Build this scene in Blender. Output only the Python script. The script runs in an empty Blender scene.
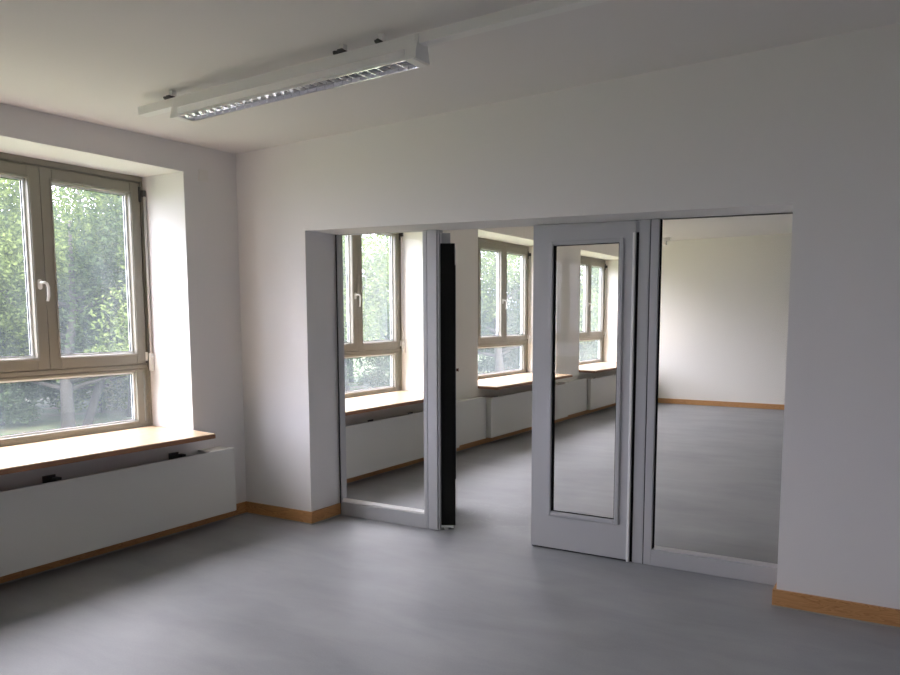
import bpy, bmesh, math, random
from mathutils import Vector, Matrix
C = bpy.context.scene.collection
R = math.radians

# ------------------------------------------------------------------ helpers
def new_mat(name):
    m = bpy.data.materials.new(name); m.use_nodes = True
    nt = m.node_tree
    return m, nt, nt.nodes['Principled BSDF'], nt.nodes['Material Output']

def plain(name, col, rough=0.5, metal=0.0, spec=0.5, bump=0.0, bscale=60.0, var=0.0, vscale=3.0):
    m, nt, b, out = new_mat(name)
    b.inputs['Base Color'].default_value = (*col, 1)
    b.inputs['Roughness'].default_value = rough
    b.inputs['Metallic'].default_value = metal
    b.inputs['Specular IOR Level'].default_value = spec
    tc = nt.nodes.new('ShaderNodeTexCoord')
    if var > 0:
        n = nt.nodes.new('ShaderNodeTexNoise'); n.inputs['Scale'].default_value = vscale; n.inputs['Detail'].default_value = 5
        nt.links.new(tc.outputs['Object'], n.inputs['Vector'])
        mr = nt.nodes.new('ShaderNodeMix'); mr.data_type = 'RGBA'
        mr.inputs[6].default_value = (*[c*(1-var) for c in col], 1); mr.inputs[7].default_value = (*[min(1, c*(1+var)) for c in col], 1)
        nt.links.new(n.outputs['Fac'], mr.inputs[0]); nt.links.new(mr.outputs[2], b.inputs['Base Color'])
    if bump > 0:
        n = nt.nodes.new('ShaderNodeTexNoise'); n.inputs['Scale'].default_value = bscale; n.inputs['Detail'].default_value = 3
        nt.links.new(tc.outputs['Object'], n.inputs['Vector'])
        bp = nt.nodes.new('ShaderNodeBump'); bp.inputs['Strength'].default_value = bump; bp.inputs['Distance'].default_value = 0.004
        nt.links.new(n.outputs['Fac'], bp.inputs['Height']); nt.links.new(bp.outputs['Normal'], b.inputs['Normal'])
    return m

def wood(name, c1, c2, scale=(1, 1, 1), rough=0.45, knots=True):
    m, nt, b, out = new_mat(name)
    N, L = nt.nodes, nt.links
    tc = N.new('ShaderNodeTexCoord'); mp = N.new('ShaderNodeMapping'); mp.inputs['Scale'].default_value = scale
    L.new(tc.outputs['Object'], mp.inputs['Vector'])
    n1 = N.new('ShaderNodeTexNoise'); n1.inputs['Scale'].default_value = 2.2; n1.inputs['Detail'].default_value = 3; n1.inputs['Distortion'].default_value = 1.2
    L.new(mp.outputs[0], n1.inputs['Vector'])
    ms = N.new('ShaderNodeMath'); ms.operation = 'MULTIPLY'; ms.inputs[1].default_value = 14; L.new(n1.outputs['Fac'], ms.inputs[0])
    fr = N.new('ShaderNodeMath'); fr.operation = 'FRACT'; L.new(ms.outputs[0], fr.inputs[0])
    rp = N.new('ShaderNodeValToRGB'); L.new(fr.outputs[0], rp.inputs[0])
    rp.color_ramp.elements[0].color = (*c1, 1); rp.color_ramp.elements[1].color = (*c2, 1)
    e = rp.color_ramp.elements.new(0.7); e.color = (*[(a*.55+d*.45) for a, d in zip(c1, c2)], 1)
    e2 = rp.color_ramp.elements.new(0.95); e2.color = (*c2, 1); rp.color_ramp.elements[-1].color = (*c1, 1)
    L.new(rp.outputs[0], b.inputs['Base Color']); b.inputs['Roughness'].default_value = rough
    return m

def glass(name, veil=0.0, veil_col=(.8, .85, .85), ior=1.5, tint=(1, 1, 1), smear=False, gain=1.0):
    m, nt, b, out = new_mat(name); N, L = nt.nodes, nt.links
    N.remove(b)
    tr = N.new('ShaderNodeBsdfTransparent'); tr.inputs[0].default_value = (*tint, 1)
    gl = N.new('ShaderNodeBsdfGlossy'); gl.inputs['Roughness'].default_value = 0.0
    fr = N.new('ShaderNodeFresnel'); fr.inputs[0].default_value = ior
    mx = N.new('ShaderNodeMixShader'); L.new(fr.outputs[0], mx.inputs[0]); L.new(tr.outputs[0], mx.inputs[1]); L.new(gl.outputs[0], mx.inputs[2])
    last = mx
    if veil > 0:
        df = N.new('ShaderNodeBsdfTranslucent'); df.inputs[0].default_value = (*veil_col, 1)
        m2 = N.new('ShaderNodeMixShader')
        tc = N.new('ShaderNodeTexCoord'); mp = N.new('ShaderNodeMapping'); mp.inputs['Scale'].default_value = (1, 3.0, .9)
        L.new(tc.outputs['Object'], mp.inputs['Vector'])
        n = N.new('ShaderNodeTexNoise'); n.inputs['Scale'].default_value = 2.5; n.inputs['Detail'].default_value = 6; n.inputs['Distortion'].default_value = .8
        L.new(mp.outputs[0], n.inputs['Vector'])
        mr = N.new('ShaderNodeMapRange'); mr.inputs[1].default_value = .3; mr.inputs[2].default_value = .7
        mr.inputs[3].default_value = veil*.6; mr.inputs[4].default_value = veil*1.4
        L.new(n.outputs['Fac'], mr.inputs[0])
        # veil paints overexposed haze and some dirt into the glass, stronger at a slant
        lw = N.new('ShaderNodeLayerWeight'); lw.inputs[0].default_value = .5
        ad = N.new('ShaderNodeMath'); ad.operation = 'MULTIPLY_ADD'; ad.inputs[1].default_value = veil*1.2*gain
        L.new(lw.outputs['Facing'], ad.inputs[0]); L.new(mr.outputs[0], ad.inputs[2]); ad.use_clamp = True
        L.new(ad.outputs[0], m2.inputs[0]); L.new(mx.outputs[0], m2.inputs[1]); L.new(df.outputs[0], m2.inputs[2]); last = m2
    L.new(last.outputs[0], out.inputs[0])
    return m

class MB:
    def __init__(s): s.bm = bmesh.new()
    def box(s, x0, x1, y0, y1, z0, z1):
        if x0 > x1: x0, x1 = x1, x0
        if y0 > y1: y0, y1 = y1, y0
        if z0 > z1: z0, z1 = z1, z0
        v = [s.bm.verts.new(p) for p in ((x0,y0,z0),(x1,y0,z0),(x1,y1,z0),(x0,y1,z0),(x0,y0,z1),(x1,y0,z1),(x1,y1,z1),(x0,y1,z1))]
        for f in ((3,2,1,0),(4,5,6,7),(0,1,5,4),(1,2,6,5),(2,3,7,6),(3,0,4,7)): s.bm.faces.new([v[i] for i in f])
        return s
    def prism(s, poly, a0, a1, axis='y'):
        def P(p, a):
            if axis == 'y': return (p[0], a, p[1])
            if axis == 'x': return (a, p[0], p[1])
            return (p[0], p[1], a)
        A = [s.bm.verts.new(P(p, a0)) for p in poly]; B = [s.bm.verts.new(P(p, a1)) for p in poly]
        s.bm.faces.new(A); s.bm.faces.new(B[::-1])
        n = len(poly)
        for i in range(n): s.bm.faces.new((A[i], B[i], B[(i+1) % n], A[(i+1) % n]))
        return s
    def tube(s, pts, rad, seg=10, cap=True):
        pts = [Vector(p) for p in pts]; rs = rad if isinstance(rad, (list, tuple)) else [rad]*len(pts)
        rings = []; prev = None
        for i, p in enumerate(pts):
            t = (pts[min(i+1, len(pts)-1)]-pts[max(i-1, 0)]).normalized()
            if prev is None:
                u = t.orthogonal().normalized()
            else:
                u = (prev - t*prev.dot(t)).normalized()
            prev = u; w = t.cross(u)
            rings.append([s.bm.verts.new(p+(u*math.cos(2*math.pi*k/seg)+w*math.sin(2*math.pi*k/seg))*rs[i]) for k in range(seg)])
        for a, b in zip(rings, rings[1:]):
            for k in range(seg): s.bm.faces.new((a[k], a[(k+1) % seg], b[(k+1) % seg], b[k]))
        if cap: s.bm.faces.new(rings[0][::-1]); s.bm.faces.new(rings[-1])
        return s
    def quad(s, *p): s.bm.faces.new([s.bm.verts.new(q) for q in p]); return s
    def build(s, name, mat, parent=None, bevel=0.0, smooth=False, recalc=True):
        if recalc: bmesh.ops.recalc_face_normals(s.bm, faces=s.bm.faces)
        me = bpy.data.meshes.new(name); s.bm.to_mesh(me); s.bm.free()
        me.materials.append(mat)
        if smooth:
            for p in me.polygons: p.use_smooth = True
        o = bpy.data.objects.new(name, me); C.objects.link(o)
        if parent: o.parent = parent
        if bevel:
            b = o.modifiers.new('bevel', 'BEVEL'); b.width = bevel; b.segments = 2; b.limit_method = 'ANGLE'; b.angle_limit = R(40)
        return o

def tag(o, label=None, cat=None, group=None, kind=None):
    if label: o['label'] = label
    if cat: o['category'] = cat
    if group: o['group'] = group
    if kind: o['kind'] = kind
    return o
def empty(name, loc=(0, 0, 0), rz=0):
    o = bpy.data.objects.new(name, None); C.objects.link(o); o.location = loc; o.rotation_euler = (0, 0, rz); o.empty_display_size = .1
    return o
def copy_tree(o, parent=None):
    c = o.copy(); C.objects.link(c); c.parent = parent
    for ch in list(o.children): copy_tree(ch, c)
    return c

# ------------------------------------------------------------------ materials
M = {}
M['wall'] = plain('wall_paint', (.77, .755, .75), .9, bump=.25, bscale=220)
M['cream'] = plain('far_wall_paint', (.83, .812, .755), .9, bump=.25, bscale=220)  # lighter, warmer tone for the far room walls
M['ceiling'] = plain('ceiling_paint', (.75, .73, .72), .95, bump=.2, bscale=150)
M['frame'] = plain('window_paint', (.25, .235, .195), .42)
M['spacer'] = plain('lit_glazing_strip', (.82, .84, .85), .35)  # spacer colour holds the outdoor light falling on the inner bead
M['gasket'] = plain('black_rubber', (.012, .012, .012), .95, spec=.1)
M['door'] = plain('door_paint', (.43, .435, .45), .38)
M['white_metal'] = plain('white_enamel', (.78, .78, .76), .4)
M['cover'] = plain('cover_enamel', (.68, .68, .645), .45)
M['chrome'] = plain('brushed_steel', (.72, .72, .74), .22, metal=1)
M['rod'] = plain('grey_rod', (.62, .60, .57), .35)
M['alu'] = plain('aluminium', (.78, .78, .8), .32, metal=.85)
M['dark_metal'] = plain('dark_metal', (.05, .05, .05), .5)
M['black'] = plain('black_panel', (.006, .006, .005), .7, spec=.2)
M['brown'] = plain('brown_plastic', (.13, .05, .03), .4)
M['base'] = wood('pine_baseboard', (.56, .30, .12), (.38, .17, .055), (.9, .9, 7))
M['sill'] = wood('sill_wood', (.72, .55, .38), (.66, .47, .29), (5, .8, 3), .25)
M['edge'] = wood('sill_edge_wood', (.36, .18, .09), (.24, .10, .045), (2, .8, 14), .5)
M['seal'] = plain('grey_sealant', (.30, .30, .27), .6)
M['glass_window'] = glass('window_glass', veil=.022, veil_col=(.74, .84, .90), gain=3.2)
M['glass_door'] = glass('door_glass', ior=1.27)

# floor : grey linoleum, cloudy, with faint long streaks and a few scuffs
def floor_mat():
    m, nt, b, out = new_mat('grey_linoleum'); N, L = nt.nodes, nt.links
    tc = N.new('ShaderNodeTexCoord')
    mp = N.new('ShaderNodeMapping'); mp.inputs['Scale'].default_value = (.8, 2.6, 1); L.new(tc.outputs['Object'], mp.inputs[0])
    n1 = N.new('ShaderNodeTexNoise'); n1.inputs['Scale'].default_value = 1.7; n1.inputs['Detail'].default_value = 7; n1.inputs['Roughness'].default_value = .6; n1.inputs['Distortion'].default_value = .5
    L.new(mp.outputs[0], n1.inputs['Vector'])
    n2 = N.new('ShaderNodeTexNoise'); n2.inputs['Scale'].default_value = 1.3; n2.inputs['Detail'].default_value = 5; L.new(tc.outputs['Object'], n2.inputs['Vector'])
    n3 = N.new('ShaderNodeTexNoise'); n3.inputs['Scale'].default_value = 130; n3.inputs['Detail'].default_value = 2; L.new(tc.outputs['Object'], n3.inputs['Vector'])
    a = N.new('ShaderNodeMath'); a.operation = 'ADD'; L.new(n1.outputs['Fac'], a.inputs[0]); L.new(n2.outputs['Fac'], a.inputs[1])
    a2 = N.new('ShaderNodeMath'); a2.operation = 'MULTIPLY_ADD'; a2.inputs[1].default_value = .35; L.new(n3.outputs['Fac'], a2.inputs[0]); L.new(a.outputs[0], a2.inputs[2])
    mr = N.new('ShaderNodeMapRange'); mr.inputs[1].default_value = .85; mr.inputs[2].default_value = 1.5; L.new(a2.outputs[0], mr.inputs[0])
    rp = N.new('ShaderNodeValToRGB'); L.new(mr.outputs[0], rp.inputs[0])
    rp.color_ramp.elements[0].color = (.216, .224, .236, 1); rp.color_ramp.elements[1].color = (.318, .326, .336, 1)
    # chalky scuffs in the doorway: thin ridges of a distorted noise, inside a small area
    ns = N.new('ShaderNodeTexNoise'); ns.inputs['Scale'].default_value = 2.6; ns.inputs['Detail'].default_value = 4; ns.inputs['Distortion'].default_value = 2.5; L.new(tc.outputs['Object'], ns.inputs['Vector'])
    r1 = N.new('ShaderNodeMath'); r1.operation = 'SUBTRACT'; r1.inputs[1].default_value = .5; L.new(ns.outputs['Fac'], r1.inputs[0])
    r2 = N.new('ShaderNodeMath'); r2.operation = 'ABSOLUTE'; L.new(r1.outputs[0], r2.inputs[0])
    r3 = N.new('ShaderNodeMapRange'); r3.inputs[1].default_value = 0; r3.inputs[2].default_value = .012; r3.inputs[3].default_value = 1; r3.inputs[4].default_value = 0; L.new(r2.outputs[0], r3.inputs[0])
    vs = N.new('ShaderNodeVectorMath'); vs.operation = 'DISTANCE'; vs.inputs[1].default_value = (1.75, .9, 0); L.new(tc.outputs['Object'], vs.inputs[0])
    d = N.new('ShaderNodeMapRange'); d.inputs[1].default_value = .2; d.inputs[2].default_value = .8; d.inputs[3].default_value = .30; d.inputs[4].default_value = 0; L.new(vs.outputs['Value'], d.inputs[0])
    mu = N.new('ShaderNodeMath'); mu.operation = 'MULTIPLY'; L.new(r3.outputs[0], mu.inputs[0]); L.new(d.outputs[0], mu.inputs[1])
    mx = N.new('ShaderNodeMix'); mx.data_type = 'RGBA'; mx.inputs[7].default_value = (.5, .5, .5, 1)
    L.new(mu.outputs[0], mx.inputs[0]); L.new(rp.outputs[0], mx.inputs[6]); L.new(mx.outputs[2], b.inputs['Base Color'])
    rr = N.new('ShaderNodeMapRange'); rr.inputs[3].default_value = .44; rr.inputs[4].default_value = .58; L.new(n1.outputs['Fac'], rr.inputs[0]); L.new(rr.outputs[0], b.inputs['Roughness'])
    b.inputs['Specular IOR Level'].default_value = .55
    bu = N.new('ShaderNodeBump'); bu.inputs['Strength'].default_value = .12; bu.inputs['Distance'].default_value = .002; L.new(n3.outputs['Fac'], bu.inputs['Height']); L.new(bu.outputs[0], b.inputs['Normal'])
    return m
M['floor'] = floor_mat()

# ------------------------------------------------------------------ dimensions (metres; x along the glazed wall, y into the far room)
XR = 6.4; YF = -8.2; YB = 9.42
WZ0, WZ1 = 0.7287, 2.576           # sill top, window head
FX = -0.449                        # room face of the window frames
WW = 2.30
WR = [-0.494, 2.800, 6.040, 9.235, -5.30]   # right jamb of every window; last one unseen, added for its light
OA, OB, OLA, OLB = 0.678, 3.9656, 2.173, 2.1213   # opening in the partition
PY = 0.324; PBACK = 0.392
def lin(x): return OLA+(OLB-OLA)*(x-OA)/(OB-OA)
HB = 0.093

# ------------------------------------------------------------------ room shell
MB().box(-.0, XR, YF, YB, -.12, 0).build('floor', M['floor'])
tag(bpy.data.objects['floor'], 'grey linoleum floor running through both rooms', 'floor', kind='structure')

def wall_holes(name, y0, y1, z0, z1, x0, x1, holes, mat):
    ys = sorted({y0, y1, *[h[0] for h in holes], *[h[1] for h in holes]}); zs = sorted({z0, z1, *[h[2] for h in holes], *[h[3] for h in holes]})
    def solid(i, j):
        if i < 0 or j < 0 or i >= len(ys)-1 or j >= len(zs)-1: return False
        cy = (ys[i]+ys[i+1])/2; cz = (zs[j]+zs[j+1])/2
        return not any(h[0] < cy < h[1] and h[2] < cz < h[3] for h in holes)
    b = bmesh.new(); V = {}
    def v(x, i, j):
        k = (x, i, j)
        if k not in V: V[k] = b.verts.new((x, ys[i], zs[j]))
        return V[k]
    for i in range(len(ys)-1):
        for j in range(len(zs)-1):
            if not solid(i, j): continue
            b.faces.new((v(x1,i,j), v(x1,i+1,j), v(x1,i+1,j+1), v(x1,i,j+1)))
            b.faces.new((v(x0,i,j+1), v(x0,i+1,j+1), v(x0,i+1,j), v(x0,i,j)))
            if not solid(i-1, j): b.faces.new((v(x0,i,j), v(x1,i,j), v(x1,i,j+1), v(x0,i,j+1)))
            if not solid(i+1, j): b.faces.new((v(x1,i+1,j), v(x0,i+1,j), v(x0,i+1,j+1), v(x1,i+1,j+1)))
            if not solid(i, j-1): b.faces.new((v(x0,i,j), v(x0,i+1,j), v(x1,i+1,j), v(x1,i,j)))
            if not solid(i, j+1): b.faces.new((v(x1,i,j+1), v(x1,i+1,j+1), v(x0,i+1,j+1), v(x0,i,j+1)))
    o = MB(); o.bm.free(); o.bm = b
    return o.build(name, mat)
holes = [(w-WW, w, WZ0-.015, WZ1) for w in WR]
tag(wall_holes('wall_left', YF, 0.0, -.12, 3.25, -.56, 0.0, [h for h in holes if h[1] < 0], M['wall']), 'white plastered outer wall of the near room with its deep window recess', 'wall', kind='structure')
tag(wall_holes('wall_far_left', 0.0, YB, -.12, 3.25, -.56, 0.0, [h for h in holes if h[1] > 0], M['cream']), 'cream plastered outer wall of the far room with three window recesses', 'wall', kind='structure')
m = MB(); m.prism([(0, 0), (OA, 0), (OA, OLA), (OB, OLB), (OB, 0), (XR, 0), (XR, 3.25), (0, 3.25)], 0.0, PBACK)
tag(m.build('wall_partition', M['wall']), 'white partition wall around the wide glazed opening', 'wall', kind='structure')
tag(MB().box(-.56, XR+.2, YB, YB+.2, -.12, 3.25).build('wall_back', M['cream']), 'white end wall of the far room', 'wall', kind='structure')
tag(MB().box(-.56, XR+.2, YF-.2, YF, -.12, 3.25).build('wall_front', M['wall']), 'white wall behind the viewer', 'wall', kind='structure')
tag(MB().box(XR, XR+.2, YF, YB, -.12, 3.25).build('wall_right', M['wall']), 'white inner wall opposite the windows', 'wall', kind='structure')
def cz(x, y): return 2.7817+.0332*x+.0147*y
def ceiling(name, x0, x1, y0, y1, f, lab):
    b = MB(); lo = [(x0, y0, f(x0, y0)), (x1, y0, f(x1, y0)), (x1, y1, f(x1, y1)), (x0, y1, f(x0, y1))]
    A = [b.bm.verts.new(p) for p in lo]; B = [b.bm.verts.new((p[0], p[1], 3.3)) for p in lo]
    b.bm.faces.new(A); b.bm.faces.new(B[::-1])
    for i in range(4): b.bm.faces.new((A[i], B[i], B[(i+1) % 4], A[(i+1) % 4]))
    tag(b.build(name, M['ceiling']), lab, 'ceiling', kind='structure')
ceiling('ceiling', 0, XR, YF, 0, cz, 'white ceiling of the near room')
ceiling('ceiling', 0, XR, PBACK, YB, lambda x, y: 2.84+.014*x+.003*y, 'white ceiling of the far room')

# baseboards : board + pale sealant line at its foot
BT = .018
def baseboard(name, poly_paths, lab):
    r = empty(name); tag(r, lab, 'baseboard', kind='structure')
    b = MB(); s = MB()
    for (x0, x1, y0, y1, sx, sy) in poly_paths:
        b.box(x0, x1, y0, y1, .006, HB)
        s.box(x0-(.003 if sx < 0 else 0), x1+(.003 if sx > 0 else 0), y0-(.003 if sy < 0 else 0), y1+(.003 if sy > 0 else 0), 0, .008)
    b.build('board', M['base'], r, bevel=.002); s.build('sealant', M['seal'], r)
baseboard('baseboard_left', [(0, BT, YF, -BT, 1, 0)], 'pine baseboard under the near radiator cover')
baseboard('baseboard_partition_left', [(0, OA+BT, -BT, 0, 0, -1), (OA, OA+BT, 0, PY-.002, 1, 0)], 'pine baseboard on the short wall left of the opening')
baseboard('baseboard_partition_right', [(OB-BT, XR, -BT, 0, 0, -1), (OB-BT, OB, 0, PY-.002, -1, 0)], 'pine baseboard on the wall right of the opening')
baseboard('baseboard_far_left', [(0, BT, PBACK, YB, 1, 0)], 'pine baseboard under the row of radiator covers in the far room')
baseboard('baseboard_back', [(BT, XR, YB-BT, YB, 0, -1)], 'pine baseboard along the end wall of the far room')

# ------------------------------------------------------------------ windows
def ring(b, y0, y1, z0, z1, w, x0, x1, wt=None, wb=None):
    wt = w if wt is None else wt; wb = w if wb is None else wb
    b.box(x0, x1, y0, y0+w, z0, z1); b.box(x0, x1, y1-w, y1, z0, z1)
    b.box(x0, x1, y0+w, y1-w, z0, z0+wb); b.box(x0, x1, y0+w, y1-w, z1-wt, z1)
def pane_unit(parent, y0, y1, z0, z1, x):
    """glass with its bright spacer and a dark gasket, opening y0..y1, z0..z1 ; x = glass plane"""
    s = MB(); ring(s, y0, y1, z0, z1, .013, x-.016, x+.012); s.build('spacer', M['spacer'], parent)
    g = MB(); ring(g, y0+.013, y1-.013, z0+.013, z1-.013, .003, x-.008, x+.002); g.build('gasket', M['gasket'], parent)
    b = MB(); b.quad((x-.009, y0, z0), (x-.009, y1, z0), (x-.009, y1, z1), (x-.009, y0, z1)); b.build('glass_pane', M['glass_window'], parent, recalc=False)
def rrect(w, h, r, n=5):
    p = []
    for cx, cy, a0 in ((w-r, h-r, 0), (-w+r, h-r, 90), (-w+r, -h+r, 180), (w-r, -h+r, 270)):
        for k in range(n+1):
            a = R(a0+90*k/n); p.append((cx+r*math.cos(a), cy+r*math.sin(a)))
    return p
def make_window():
    r = empty('window_1', (0, 0, 0))
    T = FX
    f = MB()                                       # outer frame, local y: 0 = right jamb, negative to the left
    ring(f, -WW, 0, WZ0-.012, WZ1, .042, T-.085, T-.012, wt=.06, wb=.055)
    f.box(T-.085, T-.012, -WW+.042, -.042, 1.150, 1.212)        # transom
    f.build('window_frame', M['frame'], r, bevel=.004)
    t = MB(); t.box(T-.012, T, -WW, 0, 2.535, WZ1); t.box(T-.012, T+.004, -WW+.03, -.03, 1.172, 1.198)
    t.box(T-.012, T, -WW, -WW+.022, WZ0, 2.535); t.box(T-.012, T, -.022, 0, WZ0, 2.535); t.box(T-.012, T, -WW+.022, -.022, WZ0-.002, WZ0+.022)
    t.build('cover_strip', M['frame'], r, bevel=.003)
    lw = MB(); ring(lw, -WW+.06, -.06, WZ0+.012, 1.166, .058, T-.06, T-.004, wt=.022, wb=.036)
    lp = lw.build('fixed_light', M['frame'], r, bevel=.005)
    pane_unit(lp, -WW+.118, -.118, WZ0+.048, 1.144, T-.045)
    bs = [-2.267, -1.525, -.785, -.035]
    for k in range(3):
        a, b_ = bs[k]+.002, bs[k+1]-.002
        c = MB(); ring(c, a, b_, 1.205, 2.522, .080, T-.070, T+.008)
        ring(c, a+.062, b_-.062, 1.267, 2.460, .012, T+.006, T+.014)
        cp = c.build('casement', M['frame'], r, bevel=.005)
        pane_unit(cp, a+.080, b_-.080, 1.285, 2.442, T-.042)
    # handles on the left-hand stile of each pair, lever hanging down
    y = -.825
    h = MB(); h.prism([(y+a_, 1.765+b_) for a_, b_ in rrect(.015, .034, .0145)], T+.006, T+.015, axis='x')
    h.tube([(T+.012, y, 1.775), (T+.026, y, 1.775)], .011, 12)
    h.build('handle_plate', M['white_metal'], r, bevel=.003)
    l = MB(); l.tube([(T+.020, y, 1.775), (T+.038, y, 1.777), (T+.048, y+.006, 1.777), (T+.052, y+.022, 1.770), (T+.052, y+.030, 1.748), (T+.051, y+.030, 1.690), (T+.048, y+.024, 1.655)], [.009, .009, .009, .009, .009, .009, .008], 12)
    l.build('handle', M['white_metal'], r, smooth=True)
    # fanlight rod along the right jamb with its hinges
    q = MB(); q.tube([(T+.036, -.016, 2.44), (T+.036, -.016, 1.28)], .008, 10)
    rod = q.build('opener_rod', M['rod'], r, smooth=True)
    g = MB(); g.box(T+.022, T+.050, -.029, -.004, 1.15, 1.28); g.box(T+.03, T+.066, -.024, -.010, 1.245, 1.262); g.build('rod_grip', M['white_metal'], rod, bevel=.003)
    k = MB(); k.box(T+.0, T+.045, -.034, -.006, 2.43, 2.475); k.box(T+.006, T+.02, -.046, -.03, 2.39, 2.50); k.build('hinge', M['dark_metal'], r, bevel=.003)
    k = MB(); k.box(T+.006, T+.02, -.046, -.03, 1.225, 1.29); k.build('hinge', M['white_metal'], r, bevel=.003)
    k = MB(); k.tube([(T+.012, -.040, 1.225), (T+.012, -.040, 1.21)], .006, 8); k.build('hinge', M['dark_metal'], r)
    return r
wlabels = ['nearest window, grey-beige frame with casements over a fixed pane, left of the corner',
           'window of the far room seen through the left glass panel',
           'window of the far room seen through the open doorway',
           'farthest window, seen through the glass of the closed door leaf',
           'unseen window beside the viewer, added for the light in the near room']
win = make_window()
wins = [win]+[copy_tree(win) for _ in range(4)]
for k, (o, y) in enumerate(zip(wins, WR)):
    o.name = 'window_%d' % (k+1); o.location = (0, y, 0); tag(o, wlabels[k], 'window', kind='structure')
# ------------------------------------------------------------------ window sills
slabels = ['oak window sill board under the nearest window', 'oak sill board behind the left glass panel',
           'oak sill board seen through the open doorway', 'farthest oak sill board, behind the glass of the closed door leaf',
           'oak sill board beside the viewer, outside the picture']
def make_sill():
    r = empty('window_sill')
    b = MB(); b.prism([(FX+.001, -WW+.003), (FX+.001, -.003), (.001, -.003), (.001, -.003), (.285, -.045), (.285, -WW-.045), (.001, -WW+.003)][:3]+[(.285, -.050), (.285, -WW-.045), (.001, -WW+.003)], WZ0-.006, WZ0+.0, axis='z')
    b.build('board', M['sill'], r)
    e = MB(); e.prism([(FX+.003, -WW+.003), (FX+.003, -.003), (.001, -.003), (.286, -.048), (.286, -WW-.046), (.001, -WW+.002)], WZ0-.034, WZ0-.0061, axis='z')
    e.build('edge_band', M['edge'], r)
    return r
sill = make_sill(); sills = [sill]+[copy_tree(sill) for _ in range(4)]
for k, (o, y) in enumerate(zip(sills, WR)):
    o.location = (0, y, 0.0); tag(o, slabels[k], 'window sill', 'sill boards under the windows', kind='thing')

# wall under the sill boards has to leave room for the board thickness
# ------------------------------------------------------------------ radiator covers and radiators
def cover(y0, y1, depth, z0, z1, lab, cap0=0.0, cap1=0.0, grp='radiator covers along the window wall'):
    r = empty('radiator_cover', (0, (y0+y1)/2, 0)); o = r.location.y
    tag(r, lab, 'radiator cover', grp)
    MB().box(depth-.018, depth, y0-o, y1-o, z0, z1).build('front_panel', M['cover'], r, bevel=.002)
    for a, b in ((y0, y0+.018), (y1-.018, y1)):
        MB().box(.0005, depth-.018, a-o, b-o, z0, z1).build('end_panel', M['cover'], r, bevel=.002)
    if cap0: MB().box(.0005, depth-.018, y0+.018-o, y0+cap0-o, z1-.016, z1-.001).build('top_panel', M['cover'], r)
    if cap1: MB().box(.0005, depth-.018, y1-cap1-o, y1-.018-o, z1-.016, z1-.001).build('top_panel', M['cover'], r)
    return r
ZT, ZB = .576, .0957
cover(-3.02, -.2589, .166, ZB, ZT, 'long white radiator cover under the nearest window', .2, .20)
cover(-7.85, -5.05, .166, ZB, ZT, 'white radiator cover beside the viewer, outside the picture', .2, .20)
cover(.41, 3.03, .166, ZB, ZT, 'white radiator cover behind the left glass panel', .1, .2)
cover(3.034, 3.74, .118, .10, .598, 'shallow white cover in the doorway between two deeper radiator covers', .7, 0)
cover(3.78, 6.13, .166, .10, ZT+.008, 'white radiator cover under the window seen through the doorway', .05, .05)
cover(6.135, 6.99, .118, .10, .598, 'shallow white cover seen through the closed door leaf, left of the farthest cover', .8, 0)
cover(7.03, 9.38, .166, .10, ZT+.008, 'farthest white radiator cover, ending at the end wall', .05, .1)
def radiator(y0, y1, br, lab, top=.588):
    r = empty('radiator', (0, y0, 0)); tag(r, lab, 'radiator', 'radiators hidden behind the covers')
    b = MB()
    n = int((y1-y0)/.05)
    for i in range(n): b.box(.05, .115, i*.05+.006, i*.05+.044, .16, .50)
    b.box(.07, .095, 0, y1-y0, .17, .20); b.box(.07, .095, 0, y1-y0, .46, .49)
    b.build('fin_block', M['white_metal'], r)
    for y in br:
        k = MB(); k.box(.0008, .14, y-y0-.02, y-y0+.02, .50, .515); k.box(.0008, .01, y-y0-.04, y-y0+.04, .42, top)
        k.box(.08, .13, y-y0-.026, y-y0+.004, .515, top); k.build('bracket', M['dark_metal'], r)
    return r
radiator(-2.7, -.62, (-1.60, -.68), 'finned radiator with dark brackets behind the nearest cover')
radiator(.7, 2.6, (1.0, 1.62, 2.3), 'finned radiator behind the cover at the left glass panel', .56)
radiator(4.0, 5.8, (4.2, 5.4), 'finned radiator behind the cover seen through the doorway', .56)
radiator(7.3, 9.0, (7.6, 8.6), 'finned radiator behind the farthest cover', .56)

# blank junction cover on the wall by the corner
b = MB(); b.prism([(y, z) for y, z in rrect(.045, .043, .014)], 0.0005, .007, axis='x'); b.prism([(y, z) for y, z in rrect(.036, .034, .010)], .006, .010, axis='x')
o = b.build('junction_cover', plain('junction_paint', (.74, .725, .70), .6), None, bevel=.0015); o.location = (0, -.322, 2.572)
tag(o, 'blank square white cover plate high on the wall beside the window recess', 'cover plate')

# ------------------------------------------------------------------ glazed front in the opening
def zpoly(x0, x1, z0, top=None):
    if top is None: return [(x0, z0), (x1, z0), (x1, lin(x1)-.0005), (x0, lin(x0)-.0005)]
    return [(x0, z0), (x1, z0), (x1, top), (x0, top)]
Y0, Y1 = PY, PY+.062
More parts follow.
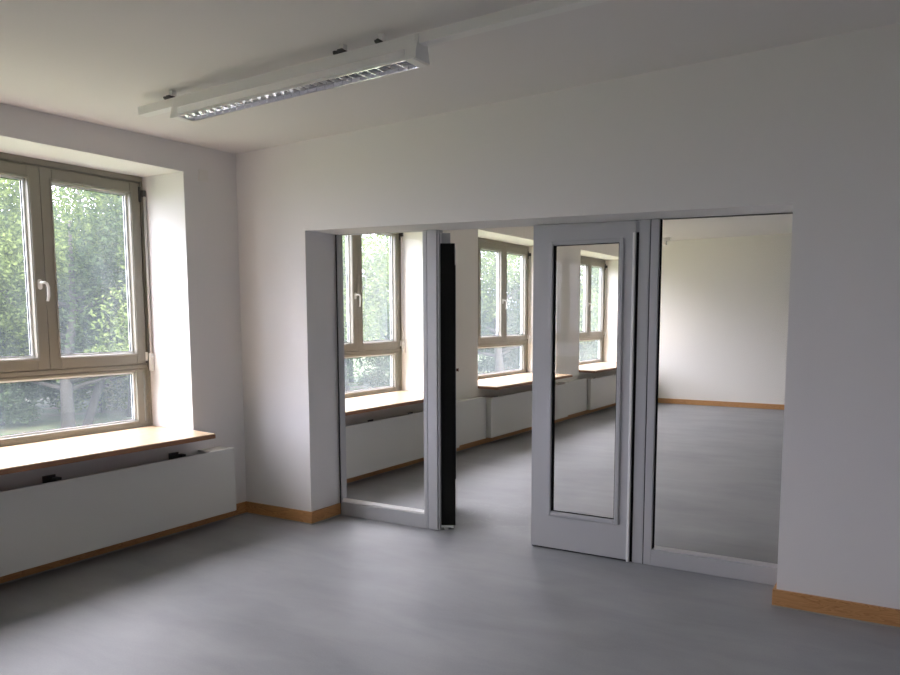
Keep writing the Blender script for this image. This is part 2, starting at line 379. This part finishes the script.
# left fixed panel
r = empty('glass_panel', (OA, PY, 0)); tag(r, 'fixed glass side panel in grey frame left of the doorway', 'glass panel')
ox = OA
def P(b, x0, x1, z0, y0, y1, top=None): b.prism([(x-ox, z) for x, z in zpoly(x0, x1, z0, top)], y0-PY, y1-PY)
b = MB(); P(b, OA+.001, .706, 0, Y0+.012, Y1); b.build('stile', M['door'], r)
b = MB(); P(b, OA+.004, .697, 0, Y0+.008, Y0+.012); b.build('gasket', M['gasket'], r)
b = MB(); P(b, .698, .708, .106, Y0, Y0+.012); b.build('glazing_bead', M['door'], r, bevel=.002)
b = MB(); P(b, OA+.018, 1.481, 0.001, Y0, Y1, .105); b.build('bottom_rail', M['door'], r, bevel=.003)
b = MB(); b.prism([(Y0+.004-PY, .106), (Y0+.020-PY, .106), (Y0+.020-PY, .134), (Y0+.017-PY, .134), (Y0+.004-PY, .115)], .708-ox, 1.480-ox, axis='x'); b.build('glazing_bead', M['white_metal'], r)  # white puts the window light caught on this bead into its colour
b = MB(); P(b, 1.481, 1.5145, 0.001, Y0, Y1); b.build('stile', M['door'], r, bevel=.003)
b = MB(); b.prism([(x-ox, z) for x, z in [(.722, lin(.722)-.005), (1.481, lin(1.481)-.005), (1.481, lin(1.481)-.001), (.722, lin(.722)-.001)]], .02, .05); b.build('glazing_bead', M['door'], r)
b = MB(); yy = .022
b.quad((.706-ox, yy, .105), (1.481-ox, yy, .105), (1.481-ox, yy, lin(1.481)-.005), (.706-ox, yy, lin(.706)-.005)); b.build('glass_pane', M['glass_door'], r, recalc=False)
# left post
r = empty('door_post', (1.565, PY, 0)); tag(r, 'grey post carrying the open door leaf', 'door post'); ox = 1.565
b = MB(); P(b, 1.5175, 1.598, 0.001, Y0, Y1); b.build('post', M['door'], r, bevel=.003)
b = MB(); P(b, 1.512, 1.519, 0.001, Y0+.006, Y1); b.build('shadow_joint', M['gasket'], r)
b = MB(); P(b, 1.599, 1.612, 0.001, Y0+.01, Y1); b.build('rebate_strip', M['door'], r)
# right fixed panel
r = empty('glass_panel', (3.13, PY, 0)); tag(r, 'fixed glass side panel in grey frame right of the closed door leaf', 'glass panel'); ox = 3.13
b = MB(); P(b, 3.130, 3.180, 0.001, Y0, Y1); b.build('stile', M['door'], r, bevel=.003)
b = MB(); P(b, 3.1801, 3.184, .104, Y0+.018, Y1-.01); b.build('gasket', M['gasket'], r)
b = MB(); P(b, 3.180, OB-.001, 0.001, Y0, Y1, .104); b.build('bottom_rail', M['door'], r, bevel=.003)
b = MB(); P(b, 3.936, OB-.001, .1045, Y0, Y1); b.build('stile', M['door'], r, bevel=.003)
b = MB(); b.prism([(Y0+.006-PY, .105), (Y0+.020-PY, .105), (Y0+.020-PY, .126), (Y0+.017-PY, .126), (Y0+.006-PY, .112)], 3.196-ox, 3.936-ox, axis='x'); b.build('glazing_bead', M['alu'], r)
b = MB(); b.prism([(x-ox, z) for x, z in [(3.196, lin(3.196)-.004), (3.936, lin(3.936)-.004), (3.936, lin(3.936)-.001), (3.196, lin(3.196)-.001)]], .012, .05); b.build('glazing_bead', M['dark_metal'], r)
b = MB(); b.quad((3.19-ox, yy, .105), (3.936-ox, yy, .105), (3.936-ox, yy, lin(3.936)-.005), (3.19-ox, yy, lin(3.19)-.005)); b.build('glass_pane', M['glass_door'], r, recalc=False)
# right post
r = empty('door_post', (3.09, PY, 0)); tag(r, 'grey post between the closed door leaf and the right glass panel', 'door post'); ox = 3.09
b = MB(); P(b, 3.057, 3.1245, 0.001, Y0, Y1); b.build('post', M['door'], r, bevel=.003)
b = MB(); P(b, 3.125, 3.1295, 0.001, Y0+.004, Y1); b.build('shadow_joint', M['gasket'], r)

# door leaf with raised moulding round a tall pane. local x 0..w, y 0..t, faces at y=0
def leaf(r, w, z0, zt, t, g, mould=True, off=0.0):
    gx0, gx1, gz0, gz1 = g
    b = MB()
    b.prism([(0, z0), (gx0, z0), (gx0, zt(0)), (0, zt(0))], 0, t); b.prism([(gx1, z0), (w, z0), (w, zt(w)), (gx1, zt(gx1))], 0, t)
    b.box(gx0, gx1, 0, t, z0, gz0); b.prism([(gx0, gz1), (gx1, gz1), (gx1, zt(gx1)), (gx0, zt(gx0))], 0, t)
    body = b.build('leaf_frame', M['door'], r)
    for y0, y1 in (((-.010, .0), (t, t+.010)) if mould else ((t, t+.010),)):
        q = MB()
        for (i, o_, d) in ((.0, .028, 1.0),):
            q.box(gx0-.030, gx0-.002, y0, y1, gz0-.030, gz1+.024); q.box(gx1+.002, gx1+.030, y0, y1, gz0-.030, gz1+.024)
            q.box(gx0-.002, gx1+.002, y0, y1, gz0-.030, gz0-.002); q.box(gx0-.002, gx1+.002, y0, y1, gz1+.002, gz1+.024)
        q.build('moulding', M['door'], r, bevel=.004)
    q = MB(); yg = .015
    q.box(gx0, gx0+.004, .002, t-.002, gz0, gz1); q.box(gx1-.004, gx1, .002, t-.002, gz0, gz1)
    q.box(gx0, gx1, yg-.008, yg+.008, gz0, gz0+.003); q.box(gx0, gx1, yg-.008, yg+.008, gz1-.004, gz1)
    q.build('gasket', M['gasket'], r)
    q = MB(); q.quad((gx0, yg, gz0), (gx1, yg, gz0), (gx1, yg, gz1), (gx0, yg, gz1)); q.build('glass_pane', M['glass_door'], r, recalc=False)
DX = 2.352
r = empty('door_1', (DX, PY-.004, 0)); tag(r, 'closed grey door leaf with a tall moulded glass pane', 'door', kind='structure')
leaf(r, 3.040-DX, .012, lambda x: lin(DX+x)-.004, .042, (2.496-DX, 2.935-DX, .262, 2.006))
b = MB(); b.box(3.022-DX, 3.0395-DX, -.012, .0, .003, 2.060); b.build('edge_strip', M['white_metal'], r, bevel=.003)
b = MB(); b.box(3.0402-DX, 3.0560-DX, .010, .050, .002, 2.062); b.build('edge_gap', M['black'], r)
b = MB(); b.box(3.0402-DX, 3.0565-DX, .004, .060, 2.062, 2.125); b.build('pivot_block', M['door'], r)
b = MB(); b.box(.004, 3.02-DX, .010, .036, .003, .012); b.build('bottom_gap', M['gasket'], r)  # solid black strip standing in for the shaded gap under the leaf

# open leaf, swung into the far room so that it stands almost edge-on
d = Vector((-.504, .8637, 0))
r = empty('door_2', (1.682, .433, 0), math.atan2(d.y, d.x)); tag(r, 'open grey door leaf showing its black hinge edge', 'door', kind='structure')
T = .088
leaf(r, .64, .030, lambda x: 2.066, T, (.12, .53, .26, 1.95), mould=False)
b = MB(); b.box(-.030, -.0005, -.002, .130, .034, 2.066); b.box(-.034, -.030, .010, .118, .040, 2.060); b.build('edge_profile', M['black'], r, bevel=.002)
b = MB(); b.box(-.022, .0, .030, .122, 2.0665, 2.138); b.build('pivot_block', M['door'], r)
b = MB(); b.box(-.032, -.0225, .092, .118, 2.0665, 2.138); b.build('pivot_pin', M['white_metal'], r, bevel=.003)
b = MB(); b.tube([(-.018, .066, .001), (-.018, .066, .030)], .017, 14); b.tube([(-.018, .020, .010), (-.018, .020, .032)], .009, 10); b.box(-.034, .02, .012, .10, .018, .033); b.build('floor_pivot', M['white_metal'], r)
b = MB(); b.tube([(.60, -.0005, 1.13), (.60, -.016, 1.13)], .012, 12); b.tube([(.60, -.016, 1.13), (.60, -.020, 1.13)], [.016, .013], 12); b.build('knob', M['brown'], r)

# ------------------------------------------------------------------ ceiling light on its mounting rail
ang = math.atan(.0332)
def ceiling_light(loc, rail0, rail1, lx0, lx1, lab, rlab, hang, tilt):
    rl = empty('mounting_rail', loc); rl.rotation_euler = (0, -tilt, 0); tag(rl, rlab, 'mounting rail', 'mounting rails on the ceilings')
    b = MB(); b.box(rail0, rail1, -.030, .030, -.095, -.048); b.build('rail', M['white_metal'], rl, bevel=.003)
    for k0, wd in hang:
        b = MB(); b.box(k0-wd, k0+wd, -.038, .010, -.049, -.036); b.box(k0-wd*.8, k0-wd*.3, -.046, -.038, -.047, -.038); b.box(k0+wd*.2, k0+wd*1.15, -.050, -.038, -.050, -.037)
        b.build('hanger', M['dark_metal'], rl)
        b = MB(); b.box(k0-.012, k0+.012, -.012, .018, -.048, -.0005); b.build('hanger_plate', M['white_metal'], rl)
    fx = empty('ceiling_light', loc); fx.rotation_euler = (0, -tilt, 0); tag(fx, lab, 'ceiling light', 'fluorescent louvre lights')
    # housing: sides flare with a gentle curve from the rail down to the louvre
    prof = [(-.0325, -.050), (-.052, -.125), (-.060, -.165)]
    b = MB()
    for s in (-1, 1):
        pl = [(s*abs(y), z) for y, z in prof]; inn = [(s*(abs(y)-.003), z) for y, z in prof]
        b.prism(pl+inn[::-1], lx0, lx1, axis='x')
    b.build('housing', M['white_metal'], fx)
    b = MB(); b.box(lx0, lx1, -.038, .038, -.112, -.104); b.build('gear_tray', M['tray'], fx)
    for x, s in ((lx0, -1), (lx1, 1)):
        e = MB(); full = [(abs(y), z) for y, z in prof]; poly = [(y, z) for y, z in full]+[(-y, z) for y, z in full[::-1]]
        e.prism(poly, x, x+s*.010, axis='x'); e.build('end_cap', M['white_metal'], fx, bevel=.003)
    # louvre: bright V-shaped cross blades between two side reflectors
    v = MB(); n = int((lx1-lx0-.10)/.055); st = (lx1-lx0-.10)/n
    for i in range(n+1):
        x = lx0+.05+i*st
        v.prism([(x-.014, -.122), (x+.014, -.122), (x+.006, -.140), (x+.0015, -.164), (x-.0015, -.164), (x-.006, -.140)], -.048, .048)
    v.build('louvre', M['mirror'], fx)
    for s in (-1, 1):
        q = MB(); q.prism([(s*.052, -.165), (s*.058, -.165), (s*.055, -.115), (s*.030, -.113), (s*.040, -.125), (s*.048, -.145)], lx0+.05, lx1-.05, axis='x'); q.build('side_reflector', M['mirror'], fx)
    for xa in (lx0+.001, lx1-.048):
        q = MB(); q.box(xa, xa+.047, -.056, .056, -.166, -.163); q.build('end_plate', M['white_metal'], fx)
    q = MB(); q.tube([(lx0+.05, 0, -.116), (lx1-.05, 0, -.116)], .0075, 10); q.build('tube_lamp', plain('lamp_glass', (.85, .85, .83), .3), fx, smooth=True)
    return fx
M['mirror'] = plain('mirror_aluminium', (.90, .91, .93), .10, metal=1)
M['tray'] = plain('shaded_tray', (.10, .10, .10), .5)  # dark grey stands in for the shade between the louvre blades
ceiling_light((0, -1.325, cz(0, -1.325)), .665, 5.9, .975, 2.570, 'long white louvred ceiling light in the near room', 'white rail carrying the near ceiling light', ((.925, .026), (2.130, .030), (2.36, .012), (3.6, .026), (5.0, .026)), ang)
ceiling_light((.60, 8.35, 2.84+.014*.6+.025), -.35+0, .38, -.30, .30, 'small distant ceiling light glimpsed above the right glass panel', 'rail stub of the distant ceiling light', ((0, .026),), 0.014)

# ------------------------------------------------------------------ outdoors: lawn, trees, shrubs
def lawn_mat():
    m, nt, b, out = new_mat('lawn'); N, L = nt.nodes, nt.links
    tc = N.new('ShaderNodeTexCoord'); n = N.new('ShaderNodeTexNoise'); n.inputs['Scale'].default_value = .9; n.inputs['Detail'].default_value = 8; L.new(tc.outputs['Object'], n.inputs['Vector'])
    rp = N.new('ShaderNodeValToRGB'); L.new(n.outputs['Fac'], rp.inputs[0]); e = rp.color_ramp.elements
    e[0].position = .35; e[0].color = (.04, .066, .022, 1); e[1].position = .68; e[1].color = (.11, .098, .058, 1); x = e.new(.5); x.color = (.065, .10, .034, 1)
    L.new(rp.outputs[0], b.inputs['Base Color']); b.inputs['Roughness'].default_value = .9
    return m
g = MB(); g.box(-70, -.56, -40, 70, -1.1, -.9); tag(g.build('lawn', lawn_mat()), 'green lawn outside with dry patches under the trees', 'lawn', kind='structure')
def leaf_mat(name, c1, c2):
    m, nt, b, out = new_mat(name); N, L = nt.nodes, nt.links
    N.remove(b)
    tc = N.new('ShaderNodeTexCoord'); n = N.new('ShaderNodeTexNoise'); n.inputs['Scale'].default_value = .9; n.inputs['Detail'].default_value = 2; L.new(tc.outputs['Object'], n.inputs['Vector'])
    w = N.new('ShaderNodeTexWhiteNoise'); geo = N.new('ShaderNodeNewGeometry'); L.new(geo.outputs['Random Per Island'], w.inputs['Vector'])
    a = N.new('ShaderNodeMath'); a.operation = 'MULTIPLY_ADD'; a.inputs[1].default_value = .6; L.new(geo.outputs['Random Per Island'], a.inputs[0])
    s = N.new('ShaderNodeMath'); s.operation = 'SUBTRACT'; s.inputs[1].default_value = .3; L.new(n.outputs['Fac'], s.inputs[0]); L.new(s.outputs[0], a.inputs[2])
    mx = N.new('ShaderNodeMix'); mx.data_type = 'RGBA'; mx.inputs[6].default_value = (*c1, 1); mx.inputs[7].default_value = (*c2, 1); L.new(a.outputs[0], mx.inputs[0])
    df = N.new('ShaderNodeBsdfDiffuse'); tl = N.new('ShaderNodeBsdfTranslucent'); L.new(mx.outputs[2], df.inputs[0]); L.new(mx.outputs[2], tl.inputs[0])
    ms = N.new('ShaderNodeMixShader'); ms.inputs[0].default_value = .4; L.new(df.outputs[0], ms.inputs[1]); L.new(tl.outputs[0], ms.inputs[2]); L.new(ms.outputs[0], out.inputs[0])
    return m
LM = [leaf_mat('leaves_fresh', (.022, .044, .014), (.16, .20, .065)), leaf_mat('leaves_deep', (.016, .032, .014), (.08, .11, .05)), leaf_mat('leaves_bush', (.020, .036, .018), (.10, .135, .07))]
bark = plain('bark', (.030, .026, .022), .9, bump=.6, bscale=25, var=.3, vscale=8)
def make_tree(name, seed, h, crown_r, z_low, n, lsize, lm, lean=(0, 0), trunk_r=.16, branches=9):
    rnd = random.Random(seed); r = empty(name)
    b = MB(); top = Vector((lean[0], lean[1], h*.8))
    pts = [Vector((0, 0, -.02)), Vector((lean[0]*.15+rnd.uniform(-.1, .1), lean[1]*.15, h*.2)), Vector((lean[0]*.5, lean[1]*.5+rnd.uniform(-.15, .15), h*.45)), top]
    b.tube(pts, [trunk_r*1.25, trunk_r, trunk_r*.7, trunk_r*.2], 9)
    blobs = []
    for k in range(branches):
        t = rnd.uniform(.18, .75); p0 = Vector((lean[0]*t, lean[1]*t, h*.8*t)); a = rnd.uniform(0, 6.28); L_ = crown_r*rnd.uniform(.6, 1.0)
        p2 = p0+Vector((math.cos(a)*L_, math.sin(a)*L_, L_*rnd.uniform(.2, .9))); p1 = (p0+p2)/2+Vector((0, 0, -.15*L_))
        b.tube([p0, p1, p2], [trunk_r*.5, trunk_r*.3, trunk_r*.08], 6)
        blobs.append((p2, crown_r*rnd.uniform(.32, .5))); blobs.append((p1, crown_r*rnd.uniform(.2, .35)))
    b.build('trunk', bark, r, smooth=True)
    for k in range(int(14)):
        a = rnd.uniform(0, 6.28); rr = crown_r*rnd.uniform(.1, .95); z = rnd.uniform(z_low, h)
        blobs.append((Vector((lean[0]*.6+math.cos(a)*rr, lean[1]*.6+math.sin(a)*rr, z)), crown_r*rnd.uniform(.25, .45)))
    verts = []; faces = []
    for i in range(n):
        c, br = blobs[rnd.randrange(len(blobs))]
        dvec = Vector((rnd.gauss(0, 1), rnd.gauss(0, 1), rnd.gauss(0, 1))).normalized()*br*rnd.uniform(.45, 1.05)
        p = c+dvec
        if p.z < z_low: p.z = z_low+rnd.uniform(0, .5)
        u = Vector((rnd.gauss(0, 1), rnd.gauss(0, 1), rnd.gauss(0, .6))).normalized(); w = u.cross(Vector((rnd.gauss(0, 1), rnd.gauss(0, 1), rnd.gauss(0, 1)))).normalized()
        s = lsize*rnd.uniform(.6, 1.3); q = len(verts)
        verts += [p-u*s, p+w*s*.42, p+u*s, p-w*s*.42]; faces.append((q, q+1, q+2, q+3))
    me = bpy.data.meshes.new('foliage'); me.from_pydata([tuple(v) for v in verts], [], faces); me.materials.append(lm)
    o = bpy.data.objects.new('foliage', me); C.objects.link(o); o.parent = r
    return r
TA = make_tree('leafy_tree', 1, 5.7, 2.4, 1.3, 46000, .055, LM[0], (-.5, .6), .12)
TB = make_tree('leafy_tree', 5, 6.6, 2.6, 1.6, 42000, .07, LM[1], (.3, -.4), .17)
TC = make_tree('leafy_tree', 9, 4.7, 2.2, 1.1, 30000, .055, LM[0], (2.6, 1.9), .085, 12)
YB_ = make_tree('bush', 33, 2.2, 1.3, .1, 16000, .05, LM[0], (0, 0), .03, 6)
YB_.location = (-13.6, 8.0, -.9); tag(YB_, 'yellow-green bush between the leaning trunk and the thick trunk', 'bush', 'bushes in the garden')
BU = make_tree('bush', 21, 2.5, 1.7, .15, 26000, .05, LM[2], (0, 0), .05, 8)
trees = [  # proto, x, y, rot, scale
 (TA, -11.2, 5.6, 0, 1, 'fresh green tree with forked trunk seen in the lower pane of the nearest window'),
 (TC, -11.7, 6.35, 68, 1, 'thin leaning tree beside the thick trunk outside the nearest window'),
 (TB, -12.2, 8.0, 90, 1, 'tree with the thickest trunk, at the right edge of the nearest window'),
 (TC, -11.6, 2.0, 200, 1.1, 'young tree at the left edge of the nearest window'),
 (TA, -10.0, 13.5, 120, 1.1, 'fresh green tree outside the window behind the left glass panel'),
 (TB, -16.0, 4.2, 30, 1.15, 'tall dark tree behind the forked tree outside the nearest window'),
 (TB, -17.0, 10.5, 250, 1.2, 'tall dark tree behind the thick trunk outside the nearest window'),
 (TA, -8.5, 20.5, 10, 1.15, 'fresh green tree outside the window seen through the doorway'),
 (TB, -14.0, 18.5, 160, 1.15, 'tall dark tree further off beyond the far room windows'),
 (TA, -9.5, 28.5, 300, 1.2, 'fresh green tree beyond the farthest window'),
 (TB, -10.5, 36.0, 70, 1.2, 'most distant dark tree beyond the farthest window'),
 (TB, -20.0, 14.0, 330, 1.3, 'tallest dark tree at the back of the garden'),
]
used = set()
for k, (p, x, y, a, s, lab) in enumerate(trees):
    o = p if p.name not in used else copy_tree(p)
    used.add(p.name); o.location = (x, y, -.9); o.rotation_euler = (0, 0, R(a)); o.scale = (s, s, s); tag(o, lab, 'tree', 'trees outside the windows')
bl = [(-13.4, 5.4, 0, .95, 'dark bush behind the forked trunk, left part of the nearest window'), (-14.9, 8.9, 80, 1.1, 'dark bush between the two trunks outside the nearest window'),
      (-13.2, 3.0, 160, 1.0, 'bush at the left edge of the nearest window'), (-13.4, 10.6, 220, 1.25, 'bush right of the thick trunk outside the nearest window'),
      (-13.5, 15.3, 30, 1.2, 'bush outside the window behind the left glass panel'), (-12.5, 21, 300, 1.2, 'bush outside the window seen through the doorway'),
      (-11.0, 25.3, 120, 1.2, 'bush beyond the farthest window'), (-13, 35, 10, 1.3, 'most distant bush beyond the farthest window'), (-17.5, 7.5, 45, 1.3, 'large bush at the back of the garden'),
      (-11.2, 12.6, 75, 1.0, 'bush seen in the lower pane behind the left glass panel'), (-10.5, 16.6, 190, 1.1, 'bush beside the fresh green tree behind the left glass panel'),
      (-9.6, 22.6, 250, 1.15, 'bush in the lower pane of the window seen through the doorway'), (-9.0, 27.0, 20, 1.15, 'bush in the lower pane of the farthest window'),
      (-9.6, 31.5, 100, 1.2, 'bush at the right edge of the farthest window'), (-10.6, 19.6, 330, 1.1, 'bush at the left edge of the window seen through the doorway')]
for k, (x, y, a, s, lab) in enumerate(bl):
    o = BU if k == 0 else copy_tree(BU)
    o.location = (x, y, -.9); o.rotation_euler = (0, 0, R(a)); o.scale = (s, s, s); tag(o, lab, 'bush', 'bushes in the garden')

# ------------------------------------------------------------------ light: overcast sky
w = bpy.data.worlds.new('overcast'); bpy.context.scene.world = w; w.use_nodes = True
nt = w.node_tree; N, L = nt.nodes, nt.links; bg = N['Background']
tc = N.new('ShaderNodeTexCoord'); sp = N.new('ShaderNodeSeparateXYZ'); L.new(tc.outputs['Generated'], sp.inputs[0])
rp = N.new('ShaderNodeValToRGB'); L.new(sp.outputs[2], rp.inputs[0])
rp.color_ramp.elements[0].position = 0; rp.color_ramp.elements[0].color = (.31, .315, .40, 1); rp.color_ramp.elements[1].position = .75; rp.color_ramp.elements[1].color = (.985, .95, 1.035, 1)
L.new(rp.outputs[0], bg.inputs['Color']); bg.inputs['Strength'].default_value = 24.5
for y in WR:
    ld = bpy.data.lights.new('daylight_portal', 'AREA'); ld.shape = 'RECTANGLE'; ld.size = WZ1-WZ0; ld.size_y = WW; ld.cycles.is_portal = True
    lo = bpy.data.objects.new('daylight_portal', ld); C.objects.link(lo); lo.location = (-.58, y-WW/2, (WZ0+WZ1)/2); lo.rotation_euler = (0, R(-90), 0)

# ------------------------------------------------------------------ camera
cam = bpy.data.cameras.new('camera'); co = bpy.data.objects.new('camera', cam); C.objects.link(co); bpy.context.scene.camera = co
f, yaw, pit, rol, ox, oy = 773.6, -.5316, -.1063, -.0007, 15.0, 62.0
F = Vector((math.sin(yaw)*math.cos(pit), math.cos(yaw)*math.cos(pit), math.sin(pit))); Rt = Vector((math.cos(yaw), -math.sin(yaw), 0)); U = Rt.cross(F)
R2 = Rt*math.cos(rol)+U*math.sin(rol); U2 = -Rt*math.sin(rol)+U*math.cos(rol)
mt = Matrix((R2, U2, -F)).transposed().to_4x4(); mt.translation = (4.565, -4.326, 1.55); co.matrix_world = mt
cam.sensor_width = 36; cam.lens = f/900*36; cam.shift_x = -ox/900; cam.shift_y = oy/900; cam.clip_start = .05; cam.clip_end = 300
sc = bpy.context.scene
sc.view_settings.view_transform = 'Standard'; sc.view_settings.look = 'None'; sc.view_settings.gamma = 1; sc.view_settings.use_curve_mapping = False
sc.view_settings.exposure = 0.0
sc.cycles.max_bounces = 14; sc.cycles.diffuse_bounces = 10; sc.cycles.glossy_bounces = 6; sc.cycles.transparent_max_bounces = 24; sc.cycles.transmission_bounces = 6
sc.cycles.use_denoising = True
sc.cycles.sample_clamp_indirect = 10
